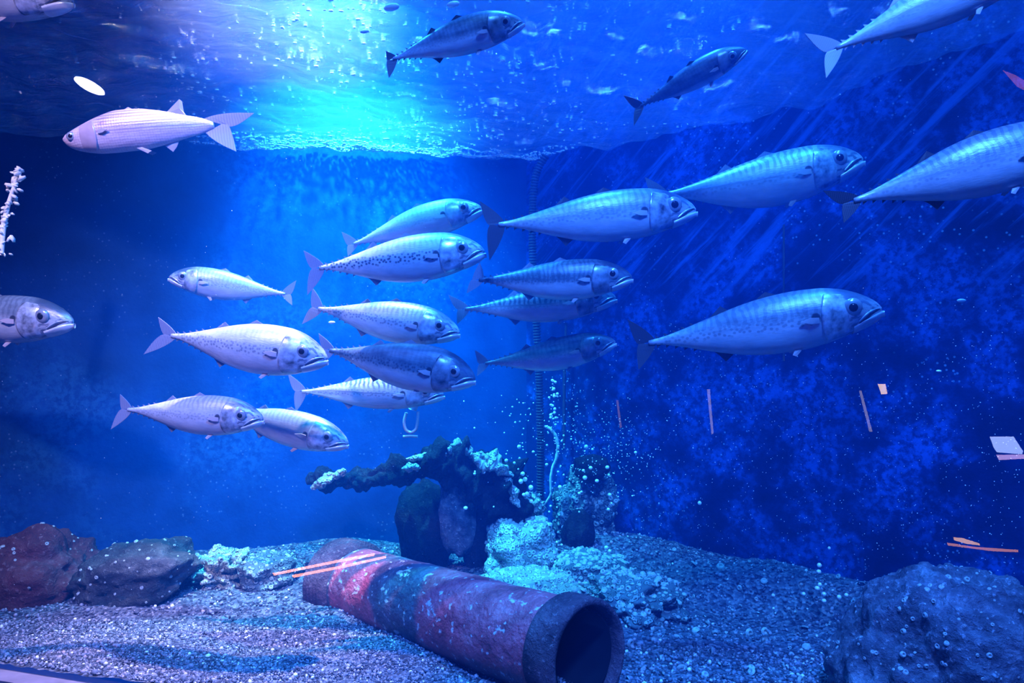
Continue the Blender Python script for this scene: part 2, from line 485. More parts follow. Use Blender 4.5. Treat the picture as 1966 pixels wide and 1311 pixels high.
# dark panel seam on the right wall
def right_wall_at(px):
    k = (px - CX) / F
    y = 2.526 / (1 + 0.797 * k)
    return k * y, y
sx_, sy_ = right_wall_at(1505)
tw = Vector((1, -0.797, 0)).normalized(); nw = Vector((-0.797, -1, 0)).normalized()
def wall_strip(name, c, w, z0, z1, d, mat, parent):
    v = []
    for z in (z0, z1):
        for a, b in ((-w, 0.002), (w, 0.002), (w, -d), (-w, -d)):
            q = Vector((c[0], c[1], z)) + tw * a - nw * b
            v.append(q)
    f = [(0, 1, 2, 3), (4, 7, 6, 5), (0, 4, 5, 1), (1, 5, 6, 2), (2, 6, 7, 3), (3, 7, 4, 0)]
    return mesh(name, v, f, mat, parent, False)
wall_strip('seam', (sx_, sy_), 0.0025, 0.60, 0.95, 0.0015, M['hose'], wr)

# front window and its sill
def front_strip(name, y_off0, y_off1, z0, z1, mat, x0=XL - 0.05, x1=XR + 0.05):
    v = []
    for z in (z0, z1):
        for x, o in ((x0, y_off0), (x1, y_off0), (x1, y_off1), (x0, y_off1)):
            v.append((x, y_front(x) + o, z))
    f = [(0, 3, 2, 1), (4, 5, 6, 7), (0, 1, 5, 4), (1, 2, 6, 5), (2, 3, 7, 6), (3, 0, 4, 7)]
    return mesh(name, v, f, mat, smooth=False)
pane = front_strip('window_1', -0.018, -0.006, -0.02, 1.75, [M['clear'], M['glass']])
pane.data.polygons[2].material_index = 1
tag(pane, 'clear front pane of the tank', kind='structure')
tag(front_strip('trim_1', -0.05, -0.004, -0.06, -0.012, M['sill']), 'pale sill along the foot of the front pane', kind='structure')
tag(front_strip('trim_2', -0.056, -0.004, -0.40, -0.062, M['seal']), 'dark face below the sill', kind='structure')

# gravel bed
def height(x, y):
    h = 0.010 * np.sin(3.1 * x + 1.0) * np.sin(4.3 * y) + 0.006 * np.sin(11 * x + 3 * y) + 0.004 * np.sin(23 * y - 9 * x)
    h = h + 0.085 * np.exp(-((x - 0.14) / 0.22) ** 2 - ((y - 2.12) / 0.22) ** 2)         # rubble round the shell-covered boulders
    dw = (2.526 - 0.797 * x - y) / math.sqrt(1 + 0.797 ** 2)                                # distance from the right wall
    r = np.clip((x - 0.10) / 0.25, 0, 1)
    bank = 1 / (1 + np.exp((dw - 0.15 - 0.03 * np.sin(6 * x)) / 0.018))
    h = h + 0.075 * bank * r
    h = h + 0.035 * np.clip((y - 1.75) / 0.5, 0, 1) * np.clip((-0.2 - x) / 0.3, 0, 1)       # rises to the back left
    h = h + 0.03 * np.exp(-((x - 0.62) / 0.30) ** 2 - ((y - 1.40) / 0.16) ** 2)
    return h
nx, ny = 300, 130
xs = np.linspace(XL, XR, nx)
V = []
for x in xs:
    ys = np.linspace(y_front(x) - 0.006, float(y_back(x)) + 0.02, ny)
    for y in ys:
        V.append((x, y, float(height(x, y)) + 0.006 * noise.noise(Vector((x * 40, y * 40, 0)))))
flo = tag(mesh('floor', V, grid_faces(nx, ny), M['bed']), 'gravel bed of the tank', kind='structure')

def stones(n, region, rmin, rmax, name='gravel'):
    pts = []
    while len(pts) < n:
        k = (rng.uniform(*region[0], n) - CX) / F
        d = rng.uniform(*region[1], n)
        x = k * d
        ok = (d > y_front(x) + 0.004) & (d < y_back(x) - 0.005)
        pts += list(zip(x[ok], d[ok]))
    pts = np.array(pts[:n])
    z = height(pts[:, 0], pts[:, 1])
    r = rng.uniform(rmin, rmax, n) * (0.7 + 0.6 * rng.random(n) ** 3)
    R = randrot(n) * (r[:, None, None] * (0.6 + 0.6 * rng.random((n, 1, 3))))
    T = np.column_stack([pts, z + r * 0.25])
    return list(zip(R, T))
v1, f1 = ico(1)
st = stones(32000, ((-150, 1100), (1.28, 1.80)), 0.0018, 0.0038) + stones(12000, ((-100, 2100), (0.95, 2.5)), 0.003, 0.0055) + stones(8000, ((950, 2050), (0.9, 1.6)), 0.0028, 0.005)
tag(scatter('gravel', v1, f1, st, M['stones']), 'loose pale gravel covering the tank floor', 'gravel', kind='stuff')

# water, with a rippled top that swells towards the front
waves = [(rng.uniform(0, 2 * math.pi), 2 * math.pi / l, a, rng.uniform(0, 6.28)) for l, a in
         [(0.55, .007), (0.38, .006), (0.26, .005), (0.19, .0042), (0.13, .0034), (0.10, .0028), (0.08, .0022), (0.06, .0018), (0.05, .0013), (0.04, .001)]]
def surf_z(x, y):
    x = np.asarray(x, float); y = np.asarray(y, float)
    t = np.clip((2.05 - y) / 0.6, 0, 1); t = t * t * (3 - 2 * t)
    z = 1.235 + 0.13 * t
    for th, k, a, p in waves:
        c, s = math.cos(th), math.sin(th)
        z = z + a * np.sin(k * (0.75 * x * c + 1.5 * y * s) + p)
    return z
nx, ny = 300, 150
xs = np.linspace(XL, XR, nx)
V = []
for x in xs:
    ys = np.linspace(y_front(x) - 0.004, float(y_back(x)) + 0.002, ny)
    zz = surf_z(np.full(ny, x), ys)
    V += [(x, y, z) for y, z in zip(ys, zz)]
nb = len(V)
V += [(v[0], v[1], -0.10) for v in V]
top = [tuple(f) for f in grid_faces(nx, ny)]
Fc = list(top) + [tuple(nb + i for i in reversed(f)) for f in top]
rim = [i * ny for i in range(nx)] + [(nx - 1) * ny + j for j in range(1, ny)] + [i * ny + ny - 1 for i in range(nx - 2, -1, -1)] + [j for j in range(ny - 2, 0, -1)]
for a, b in zip(rim, rim[1:] + rim[:1]):
    Fc.append((a, nb + a, nb + b, b))
wat = mesh('water', V, Fc, [M['water'], M['watertop']])
mi = np.zeros(len(wat.data.polygons), int); mi[:len(top)] = 1
wat.data.polygons.foreach_set('material_index', mi)
import bmesh
bm = bmesh.new(); bm.from_mesh(wat.data); bmesh.ops.recalc_face_normals(bm, faces=bm.faces); bm.to_mesh(wat.data); bm.free()
tag(wat, 'hazy blue water filling the tank, its rippled surface seen from below', 'water', kind='stuff')

# ------------------------------------------------------------------ fish
SS = np.concatenate([np.linspace(0, 0.7, 30), np.linspace(0.72, 0.94, 20), 1 - 0.055 * (1 - np.linspace(0, 1, 11)[1:]) ** 1.7])
PROF = {
    'mackerel': dict(
        top=([0, .06, .15, .25, .35, .45, .55, .65, .75, .83, .90, .95, .985, 1.0],
             [.085, .13, .28, .48, .68, .85, .96, 1.0, .97, .86, .66, .44, .22, .06]),
        bot=([0, .06, .15, .25, .35, .45, .55, .65, .75, .83, .90, .95, .985, 1.0],
             [.085, .14, .32, .56, .78, .93, 1.0, .99, .90, .76, .58, .42, .26, .10]),
        wid=([0, .05, .15, .3, .45, .6, .75, .85, .93, .98, 1.0],
             [.10, .09, .20, .42, .60, .68, .68, .58, .40, .22, .07]),
        eye=(.870, .30, .040)),
    'mullet': dict(
        top=([0, .08, .2, .35, .5, .62, .75, .85, .93, .98, 1.0],
             [.16, .37, .56, .82, .98, 1.0, .82, .58, .36, .20, .06]),
        bot=([0, .08, .2, .35, .5, .62, .75, .85, .93, .98, 1.0],
             [.16, .38, .60, .86, 1.0, 1.0, .95, .80, .58, .32, .10]),
        wid=([0, .08, .2, .4, .6, .75, .88, .95, 1.0],
             [.14, .16, .30, .55, .66, .64, .50, .34, .10]),
        eye=(.93, .06, .030)),
}
TH = 36

class Shape:
    def __init__(self, kind, L, hr, bend, camber):
        self.p = PROF[kind]; self.L = L; self.H = 0.5 * hr * L; self.bend = bend; self.camber = camber
    def at(self, s, th, off=0.0):
        p = self.p
        tz = interp(s, *p['top']) * self.H; bz = interp(s, *p['bot']) * self.H; w = interp(s, *p['wid']) * self.H
        c, sn = np.cos(th), np.sin(th)
        hz = np.where(c > 0, tz, bz)
        sc = 1.0 + off / np.maximum(np.sqrt((hz * c) ** 2 + (w * sn) ** 2), 1e-6)
        x = s * self.L
        y = w * sn * sc + self.bend * self.L * np.sin(math.pi * np.clip(s, 0, 1))
        z = hz * c * sc + self.camber * self.L * np.sin(math.pi * np.clip(s, 0, 1))
        return np.stack(np.broadcast_arrays(x, y, z), -1)

def plate(name, pts, y0, thick, mat, parent, curl=0.0):
    """a thin solid fin from an outline in the x-z plane; pts may carry their own y"""
    n = len(pts)
    pts = [(p[0], (p[2] if len(p) > 2 else 0.0) + y0, p[1]) for p in pts]
    cx = sum(p[0] for p in pts) / n; cz = sum(p[2] for p in pts) / n; cy = sum(p[1] for p in pts) / n
    v = [(p[0], p[1] - thick * .3, p[2]) for p in pts] + [(p[0], p[1] + thick * .3, p[2]) for p in pts] + [(cx, cy - thick, cz), (cx, cy + thick, cz)]
    f = []
    for i in range(n):
        j = (i + 1) % n
        f += [(i, j, 2 * n), (j + n, i + n, 2 * n + 1), (i, i + n, j + n, j)]
    return mesh(name, v, f, mat, parent, False)

def fish(label, tail, snout, dt, ds, hr, up, low, color=(0.7, 0.5, 0.6), kind='mackerel', bend=0.0, camber=0.0,
         fin='fin', roll=6.0, group='mackerel swimming in the tank', pect=0.08, tail_d=0.0):
    A, B = P(tail[0], tail[1], dt), P(snout[0], snout[1], ds)
    ex = (B - A).normalized()
    ey = Vector((0, 0, 1)).cross(ex).normalized()
    ez = ex.cross(ey)
    if roll:
        if ex.x < 0: roll = -roll
        q = Matrix.Rotation(math.radians(roll), 3, ex); ey = q @ ey; ez = q @ ez
    mw = Matrix((ex, ey, ez)).transposed().to_4x4(); mw.translation = A
    root = empty(kind)
    root.matrix_world = mw
    tag(root, label, 'fish', group if kind == 'mackerel' else None)
    L = (B - A).length
    sh = Shape(kind, L, hr, bend, camber)
    H = sh.H
    # body
    th = np.linspace(0, 2 * math.pi, TH, endpoint=False)
    V = np.concatenate([sh.at(np.full(TH, s), th) for s in SS])
    n = len(SS)
    faces = grid_faces(n, TH, False, True)
    vv = [tuple(v) for v in V] + [tuple(sh.at(np.array(0.0), np.array(0.0)) * 0 + np.array([-0.004 * L, 0, 0])), tuple((L * 1.002, 0, 0))]
    for j in range(TH):
        faces.append((n * TH, j, (j + 1) % TH)); faces.append((n * TH + 1, (n - 1) * TH + (j + 1) % TH, (n - 1) * TH + j))
    body = mesh('body', vv, faces, M['fish'] if kind == 'mackerel' else M['mullet'], root)
    body.color = tuple(color) + (1,)
    # tail fin: two lobes to the given tips
    inv = mw.inverted()
    finm = M[fin]
    def tip(p): return inv @ P(p[0], p[1], dt + tail_d)
    hz = float(interp(0, *sh.p['top'])) * H
    tv, tf = [], []
    for t, sg in ((up, 1), (low, -1)):
        tp = tip(t)
        mu = kind == 'mullet'
        a = Vector(((0.06 if mu else 0.03) * L, 0, sg * (H * 0.34 if mu else hz * 0.8))); fk_ = Vector(((-0.085 if mu else -0.045) * L, 0, -sg * hz * (0.6 if mu else 0.25)))
        ln = (tp - a).length
        lead, trail = [], []
        na = (tp - a).normalized(); pa_ = Vector((-na.z, 0, na.x))
        if pa_.z * sg < 0: pa_ = -pa_
        for i in range(8):
            u = i / 7
            bul = math.sin(math.pi * u ** 0.8)
            lead.append(a.lerp(tp, u) + pa_ * ln * 0.055 * bul)
            trail.append(fk_.lerp(tp, u) - pa_ * ln * 0.075 * math.sin(math.pi * u ** 0.7))
        ol = lead + trail[-2::-1]
        k0 = len(tv); m_ = len(ol); thk = 0.0022
        tv += [(p.x, p.y - thk * .4, p.z) for p in ol] + [(p.x, p.y + thk * .4, p.z) for p in ol]
        for i in range(m_):
            j = (i + 1) % m_
            tf.append((k0 + i, k0 + i + m_, k0 + j + m_, k0 + j))
        for i in range(7):
            i2 = m_ - 1 - i
            q = (i, i + 1, i2 - 1, i2) if i < 6 else (i, i + 1, i2)
            tf.append(tuple(k0 + w for w in q)); tf.append(tuple(k0 + m_ + w for w in reversed(q)))
    mesh('tail_fin', tv, tf, finm, root, False)
    def tz(s): return float(sh.at(np.array(s), np.array(0.0))[2])
    def bz(s): return float(sh.at(np.array(s), np.array(math.pi))[2])
    def yo(s): return bend * L * math.sin(math.pi * s)
    e = 0.012 * L
    if kind == 'mackerel':
        plate('dorsal_fin', [(.60*L, tz(.60)-e), (.535*L, tz(.535)+.022*L), (.50*L, tz(.5)+.006*L), (.47*L, tz(.47)-e)], yo(.53), .002, finm, root)
        plate('second_dorsal_fin', [(.375*L, tz(.375)-e), (.335*L, tz(.335)+.030*L), (.30*L, tz(.30)+.010*L), (.265*L, tz(.265)-e)], yo(.32), .002, finm, root)
        plate('anal_fin', [(.375*L, bz(.375)+e), (.325*L, bz(.325)-.038*L), (.30*L, bz(.30)-.012*L), (.26*L, bz(.26)+e)], yo(.32), .002, finm, root)
        v, f = [], []
        for s in (.045, .085, .125, .165, .205):
            for g, q in ((tz, 1), (bz, -1)):
                k = len(v); y = yo(s); z = g(s)
                v += [((s+.016)*L, y-.001, z-q*.004*L), ((s+.016)*L, y+.001, z-q*.004*L), ((s-.014)*L, y, g(s-.014)+q*.015*L), ((s-.010)*L, y-.001, g(s-.01)-q*.004*L), ((s-.010)*L, y+.001, g(s-.01)-q*.004*L)]
                f += [(k, k+2, k+3), (k+1, k+4, k+2), (k, k+1, k+2), (k+2, k+4, k+3)]
        mesh('finlets', v, f, finm, root, False)
        pel = .665
    else:
        plate('dorsal_fin', [(.60*L, tz(.60)-e), (.545*L, tz(.545)+.015*L), (.50*L, tz(.5)-e)], yo(.53), .002, finm, root)
        plate('second_dorsal_fin', [(.305*L, tz(.305)-e), (.20*L, tz(.20)+.105*L), (.185*L, tz(.185)+.095*L), (.185*L, tz(.185)+.02*L), (.165*L, tz(.165)-e)], yo(.22), .0025, finm, root)
        plate('anal_fin', [(.36*L, bz(.36)+e), (.30*L, bz(.30)-.06*L), (.27*L, bz(.27)-.035*L), (.24*L, bz(.24)+e)], yo(.3), .002, finm, root)
        pel = .54
    for sg in (1, -1):
        y = yo(pel) + sg * float(interp(pel, *sh.p['wid'])) * H * 0.35
        pk = 1.0 if kind == 'mackerel' else 1.9
        plate('pelvic_fin', [(pel*L, bz(pel)+.02*L), ((pel-.045*pk)*L, bz(pel-.04)-.018*pk*L, sg*.006), ((pel-.06*pk)*L, bz(pel-.05)-.010*pk*L, sg*.006), ((pel-.04)*L, bz(pel-.04)+.02*L)], y, .002, M['finpale'], root)
        # pectoral fin, half folded against the flank
        s0 = .725 if kind == 'mackerel' else .74
        q = [sh.at(np.array(s), np.array(sg * a), o * L) for s, a, o in
             ((s0, 1.50, .002), (s0 - pect * .45, 1.47, .009), (s0 - pect, 1.55, .015), (s0 - pect * .45, 1.66, .012), (s0, 1.68, .003))]
        vv = [tuple(p) for p in q] + [tuple(p + np.array([0, sg * .0018, 0])) for p in q]
        ff = [(0, 1, 2, 3, 4), (9, 8, 7, 6, 5)] + [(i, i + 5, (i + 1) % 5 + 5, (i + 1) % 5) for i in range(5)]
        mesh('pectoral_fin', vv, ff, M['finpale'], root, False)
        # gill cover: a plate lifted off the cheek, its hind edge free
        nu, nv = 12, 14
        gv = []
        g0, g1 = (.735, .85) if kind == 'mackerel' else (.755, .87)
        for i in range(nu):
            u = i / (nu - 1)
            for j in range(nv):
                w = j / (nv - 1)
                a = 0.62 + w * 2.05
                back = g0 + 0.028 * (2 * w - 1) ** 2
                s = back + (g1 - back) * u
                gv.append(sh.at(np.array(s), np.array(sg * a), (0.0085 * (1 - u) ** 0.5 * math.sin(math.pi * w) ** 0.5 - 0.0004) * L))
        gf = grid_faces(nu, nv)
        nvv = len(gv)
        gv2 = gv + [sh.at(np.array((g0 + 0.028 * (2 * j / (nv - 1) - 1) ** 2)), np.array(sg * (0.62 + j / (nv - 1) * 2.05)), -0.003 * L) for j in range(nv)]
        gf += [(j, j + 1, nvv + j + 1, nvv + j) for j in range(nv - 1)]
        mesh('gill_cover', gv2, gf, (M['gilldark'] if color[0] > .85 else M['gill']) if kind == 'mackerel' else M['mgill'], root)
        # eye
        es, ea, er = sh.p['eye']
        c = None
        tt = interp(np.array(es), *sh.p['top']) * H; ww = interp(np.array(es), *sh.p['wid']) * H
        ang = math.acos(min(1, ea)); c = sh.at(np.array(es), np.array(sg * ang))
        r = er * L
        v, f = ico(3)
        ev = v * np.array([r, r * 0.45, r]) + c + np.array([0, -sg * r * 0.08, 0])
        eye = mesh('eye', ev, f, M['iris'], root)
        v, f = ico(2)
        pv = v * np.array([r * .52, r * 0.30, r * .52]) + c + np.array([0, sg * r * 0.20, 0])
        mesh('pupil', pv, f, M['pupil'], eye)
    # lower jaw: a pale spoon under the slanting mouth slit; a dark slit and a pale upper lip above it
    if kind == 'mackerel':
        nu, nv = 12, 13
        def lo_at(u): return 2.20 - 0.62 * u ** 1.2
        jv = []
        for i in range(nu):
            u = i / (nu - 1)
            s = .868 + .142 * u
            lo = lo_at(u)
            for j in range(nv):
                a = lo + (2 * math.pi - 2 * lo) * j / (nv - 1)
                p = sh.at(np.array(min(s, .992)), np.array(a), 0.0065 * L * math.sin(math.pi * min(1, .06 + u * .94)) ** .5)
                p[0] = s * L
                p[2] -= 0.012 * L * u ** 2
                if u > .8: p[1] *= 1 - ((u - .8) / .2) ** 2 * .55
                jv.append(p)
        nn = len(jv)
        cap = [jv[i * nv] * .5 + jv[i * nv + nv - 1] * .5 for i in range(nu)]
        jf = grid_faces(nu, nv)
        jv += cap
        for i in range(nu - 1):
            jf += [(i * nv, nn + i, nn + i + 1, (i + 1) * nv), (i * nv + nv - 1, (i + 1) * nv + nv - 1, nn + i + 1, nn + i)]
        for j in range(nv - 1):
            jf.append(((nu - 1) * nv + j, (nu - 1) * nv + j + 1, nn + nu - 1))
        mesh('lower_jaw', jv, jf, M['jaw'], root)
        for sg in (1, -1):
            for nm, w0, w1, o1, mm in (('mouth_slit', -.20, .05, .0014, 'findark'), ('upper_lip', -.40, -.19, .0042, 'gill')):
                q = []
                for i in range(10):
                    u = i / 9
                    s = .890 + .100 * u
                    tp_ = 0.35 + 0.65 * math.sin(math.pi * (0.12 + .76 * u))
                    for w, o in ((w0 * tp_, -.001), ((w0 * .65 + w1 * .35) * tp_, o1), ((w0 * .35 + w1 * .65) * tp_, o1), (w1 * tp_ if w1 > 0 else w1, -.001)):
                        q.append(sh.at(np.array(s), np.array(sg * (lo_at(u) + w)), o * L))
                mesh(nm, q, grid_faces(10, 4), M[mm], root)
    return root

fish('pink striped grey mullet facing left under the bright surface', (410, 240), (122, 268), 1.64, 1.60, .285, (488, 217), (454, 291), kind='mullet', fin='finpale', camber=0.02, pect=.07)
fish('mackerel with pale back and dark fork tail, nose touching another tail', (330, 644), (628, 688), 1.60, 1.57, .315, (304, 609), (276, 680), (.25, .15, .55))
fish('lowest mackerel at the left, its snout over a blunter fish', (246, 786), (505, 804), 1.63, 1.60, .285, (231, 757), (213, 824), (.2, .35, .35), camber=.0)
fish('mackerel half hidden behind the lowest left mackerel, snout down', (425, 785), (668, 851), 1.80, 1.74, .27, (400, 770), (402, 812), (.35, .25, .1))
fish('small mackerel facing left above the shoal', (547, 564), (325, 532), 1.92, 1.88, .27, (569, 538), (561, 586), (.75, .3, .4))
fish('mackerel head at the left edge of the picture', (-170, 606), (140, 617), 1.82, 1.76, .265, (-205, 570), (-200, 650), (.8, .4, .4))
fish('silver mackerel under the spotted one, its tail up against that tail', (612, 592), (882, 638), 1.72, 1.69, .29, (600, 552), (580, 622), (.35, .4, .6))
fish('mackerel with strongly spotted flank, pale lower jaw and purple tail', (614, 514), (930, 482), 1.62, 1.62, .285, (583, 481), (590, 566), (.25, .25, 1.0), bend=.01)
fish('pale mackerel rising, just above the spotted one', (680, 468), (926, 400), 1.86, 1.84, .26, (656, 445), (668, 492), (.3, .3, .2), camber=.02)
fish('large mackerel whose tail meets the rising one, gaping jaw', (958, 431), (1335, 402), 1.56, 1.60, .255, (921, 386), (940, 500), (.75, .4, .4), fin='findark')
fish('mackerel behind the gaping one at the upper right, pale head raised', (1272, 374), (1656, 305), 1.72, 1.66, .27, (1238, 340), (1243, 402), (.4, .6, .3), camber=-.025)
fish('dark-backed mackerel with large dark eye beside the hose', (920, 537), (1213, 532), 1.62, 1.60, .265, (921, 503), (896, 563), (1.2, .6, .6), camber=-.01)
fish('mackerel with barred tail end, mostly hidden under the dark-backed one', (893, 593), (1182, 571), 1.78, 1.76, .24, (861, 566), (878, 622), (.9, 1.0, .3), camber=-.01)
fish('dark-headed mackerel in the middle of the shoal, nose down', (634, 672), (912, 727), 1.66, 1.62, .32, (612, 640), (610, 702), (1.25, .2, .8))
fish('mackerel with clear wavy bars on its back, below the dark-headed one', (580, 751), (852, 757), 1.80, 1.82, .24, (553, 717), (568, 791), (.35, 1.0, .5), camber=.005)
fish('slender mackerel in front of the hose, pale snout', (932, 697), (1181, 656), 1.80, 1.77, .25, (912, 672), (916, 722), (.95, .3, .3), camber=-.02)
fish('largest mackerel at the right, alone in mid water', (1246, 658), (1692, 592), 1.48, 1.40, .265, (1205, 613), (1226, 710), (.8, .4, .5), fin='findark')
fish('mackerel at the right edge, head out of the picture', (1640, 385), (2110, 262), 1.22, 1.15, .28, (1580, 366), (1620, 428), (.7, .5, .3), fin='findark', camber=.01)
fish('mackerel at the upper right corner, pale forked tail below it', (1606, 92), (2010, -92), 1.20, 1.14, .25, (1545, 64), (1586, 150), (.4, .5, .2), camber=.0, fin='finpale')
fish('mackerel darkened as a silhouette against the surface, dark tail', (1230, 203), (1432, 95), 1.52, 1.46, .25, (1197, 183), (1217, 241), (1.7, .2, .1), fin='findark', camber=.01, roll=40)  # high back amount puts the silhouette's shade into the skin colour
fish('faint mackerel rising to the surface at the top middle', (755, 113), (1004, 42), 1.45, 1.44, .27, (741, 98), (747, 150), (1.0, .3, .3), fin='findark', camber=.02, roll=25)
fish('belly and snout of a mackerel at the upper left corner', (-190, -20), (140, 2), 1.62, 1.57, .25, (-225, -50), (-220, 20), (.8, .3, .3))

# ------------------------------------------------------------------ rocks
def rock(name, label, px, py, d, sx, sy, sz, mat, seed, rough=0.25, freq=1.6, flat=1.0, rotz=0.0, sub=5, tilt=0.0, boxy=0.0, cat='rock', group=None, gain=.52):
    """boulder centred at this pixel; sx, sz in pixels (half sizes), sy half depth in metres"""
    c = P(px, py, d)
    hx, hz = sx * d / F, sz * d / F
    v, f = ico(sub)
    R = Matrix.Rotation(rotz, 3, 'Z') @ Matrix.Rotation(tilt, 3, 'Y')
    out = []
    for p in v:
        q = np.array(p)
        if boxy:
            k = (np.abs(q) ** 4).sum() ** 0.25
            q = q * (1 - boxy) + q / k * boxy
        o = Vector(p) * freq + Vector((seed * 7.3, seed * 3.1, seed * 1.7))
        r = 1 + rough * fbm(o, 6, gain)
        w = Vector((q[0] * hx * r, q[1] * sy * r, q[2] * hz * r))
        out.append(R @ w)
    o = mesh(name, out, f, mat)
    o.location = c
    tag(o, label, cat, group)
    return o

def barn_shape():
    n = 8
    v, f = [], []
    for r, z in ((1.0, 0.0), (0.72, 0.75), (0.42, 0.70), (0.34, 0.25)):
        for i in range(n):
            a = 2 * math.pi * i / n
            v.append((r * math.cos(a), r * math.sin(a), z))
    for k in range(3):
        for i in range(n):
            f.append((k * n + i, k * n + (i + 1) % n, (k + 1) * n + (i + 1) % n, (k + 1) * n + i))
    v.append((0, 0, 0.22))
    vv = np.array(v)
    ff = []
    for q in f:
        ff += [(q[0], q[1], q[2]), (q[0], q[2], q[3])]
    for i in range(n):
        ff.append((3 * n + i, 3 * n + (i + 1) % n, 4 * n))
    return vv, np.array(ff)
BV, BF = barn_shape()

def encrust(o, n, rmin, rmax, mat, name='barnacles', up=-0.6, seed=1, front=True):
    """cup-shaped shells grown on a mesh, one part of it"""
    r_ = random.Random(seed)
    me = o.data
    polys = [p for p in me.polygons if p.normal.z > up and (not front or p.normal.y < 0.35)]
    wt = [p.area for p in polys]
    items = []
    for p in r_.choices(polys, wt, k=n):
        nrm = p.normal
        q = nrm.to_track_quat('Z', 'Y').to_matrix()
        vs = [me.vertices[i].co for i in p.vertices]
        a, b = r_.random(), r_.random()
        if a + b > 1: a, b = 1 - a, 1 - b
        c = vs[0] + (vs[1] - vs[0]) * a + (vs[2] - vs[0]) * b
        r = rmin + (rmax - rmin) * r_.random() ** 2
        Rm = np.array(q) * np.array([r, r, r * r_.uniform(.6, 1.2)])[None, :]
        items.append((Rm, np.array(c - nrm * r * 0.15)))
    s = scatter(name, BV, BF, items, mat, o)
    s['kind'] = 'stuff'
    return s

r1 = rock('boulder', 'reddish boulder at the left end of the rock row', 66, 1098, 2.0, 112, .13, 78, M['rock_red'], 1, .28, 1.5, boxy=.4)
encrust(r1, 45, .003, .007, M['barnacle'], seed=1)
r2 = rock('boulder', 'grey slanting boulder with pale speckled top, second in the rock row', 262, 1100, 1.98, 108, .12, 56, M['rock_grey'], 2, .28, 1.5, tilt=-.22, boxy=.5)
encrust(r2, 70, .0025, .006, M['barnacle'], seed=2)
r3 = rock('shell_clump', 'bright clump of shells between the grey boulder and a low block', 424, 1096, 2.06, 58, .07, 42, M['crust'], 3, .45, 2.6, cat='shell clump')
encrust(r3, 130, .004, .009, M['barnacle'], seed=3)
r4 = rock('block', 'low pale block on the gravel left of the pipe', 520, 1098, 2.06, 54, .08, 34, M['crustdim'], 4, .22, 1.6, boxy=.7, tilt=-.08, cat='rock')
encrust(r4, 60, .003, .007, M['barnacle'], seed=4)
r5 = rock('boulder', 'large dark pitted boulder at the lower right corner', 1842, 1305, 1.32, 215, .16, 218, M['rock_blue'], 25, .17, 1.5, boxy=.0, sub=6, gain=.62)
encrust(r5, 330, .0015, .006, M['barnacle'], seed=5)
r6 = rock('boulder', 'pale shell-covered boulder at the foot of the corrugated hose', 1002, 1058, 2.06, 64, .08, 62, M['crust'], 6, .22, 1.6, boxy=.55)
encrust(r6, 260, .004, .009, M['barnacle'], seed=6)
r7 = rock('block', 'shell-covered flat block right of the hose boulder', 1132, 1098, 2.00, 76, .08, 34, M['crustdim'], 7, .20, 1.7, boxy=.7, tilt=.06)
encrust(r7, 240, .004, .009, M['barnacle'], seed=7)
r8 = rock('rubble_heap', 'heap of pale shell rubble behind the pipe mouth', 1030, 1140, 1.92, 125, .14, 44, M['crust'], 8, .35, 2.4, cat='rubble')
encrust(r8, 380, .004, .009, M['barnacle'], seed=8)
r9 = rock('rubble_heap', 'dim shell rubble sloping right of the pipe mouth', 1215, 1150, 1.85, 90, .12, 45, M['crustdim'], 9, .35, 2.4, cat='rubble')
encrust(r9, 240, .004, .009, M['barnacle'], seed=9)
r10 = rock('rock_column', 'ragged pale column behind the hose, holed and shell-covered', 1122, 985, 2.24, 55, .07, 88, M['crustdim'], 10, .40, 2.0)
encrust(r10, 260, .004, .010, M['barnacle'], seed=10)
rock('stone', 'dark oval hole in the ragged pale column, its shade made as a solid', 1110, 1022, 2.10, 30, .04, 44, M['rock_dark'], 11, .18, 1.5, sub=4, tilt=.15)  # dark solid standing in for the shade of a hole
rock('stone', 'dark round hole at the top of the ragged pale column, its shade made as a solid', 1136, 898, 2.16, 34, .05, 26, M['rock_dark'], 12, .18, 1.5, sub=4)  # likewise a round hole, its shade built as a dark lump
rock('hollow_shade', 'left half of the shaded hollow under the overhang, made as a dark solid', 815, 1012, 2.24, 48, .07, 88, M['rock_dark'], 13, .22, 1.4, boxy=.5, tilt=-.1)  # shade of the hollow under the arm, given as a dark body
rock('rock_column', 'smooth bluish rock column under the overhang', 880, 985, 2.16, 36, .05, 82, M['rock_blue'], 14, .20, 1.5, boxy=.4)
rock('hollow_shade', 'shaded hollow between the column and the hose boulder, made as a dark solid', 935, 1045, 2.20, 46, .08, 92, M['rock_dark'], 15, .22, 1.4, boxy=.4)  # right part of the hollow, its shade again a dark body
r16 = rock('stone', 'small pale stone left of the hose boulder', 944, 1094, 1.98, 14, .02, 20, M['crust'], 16, .22, 1.6, sub=4)
r17 = rock('stone', 'low stone at the foot of the dark corner boulder', 1668, 1180, 1.42, 34, .04, 32, M['crustdim'], 17, .3, 1.8, sub=4)

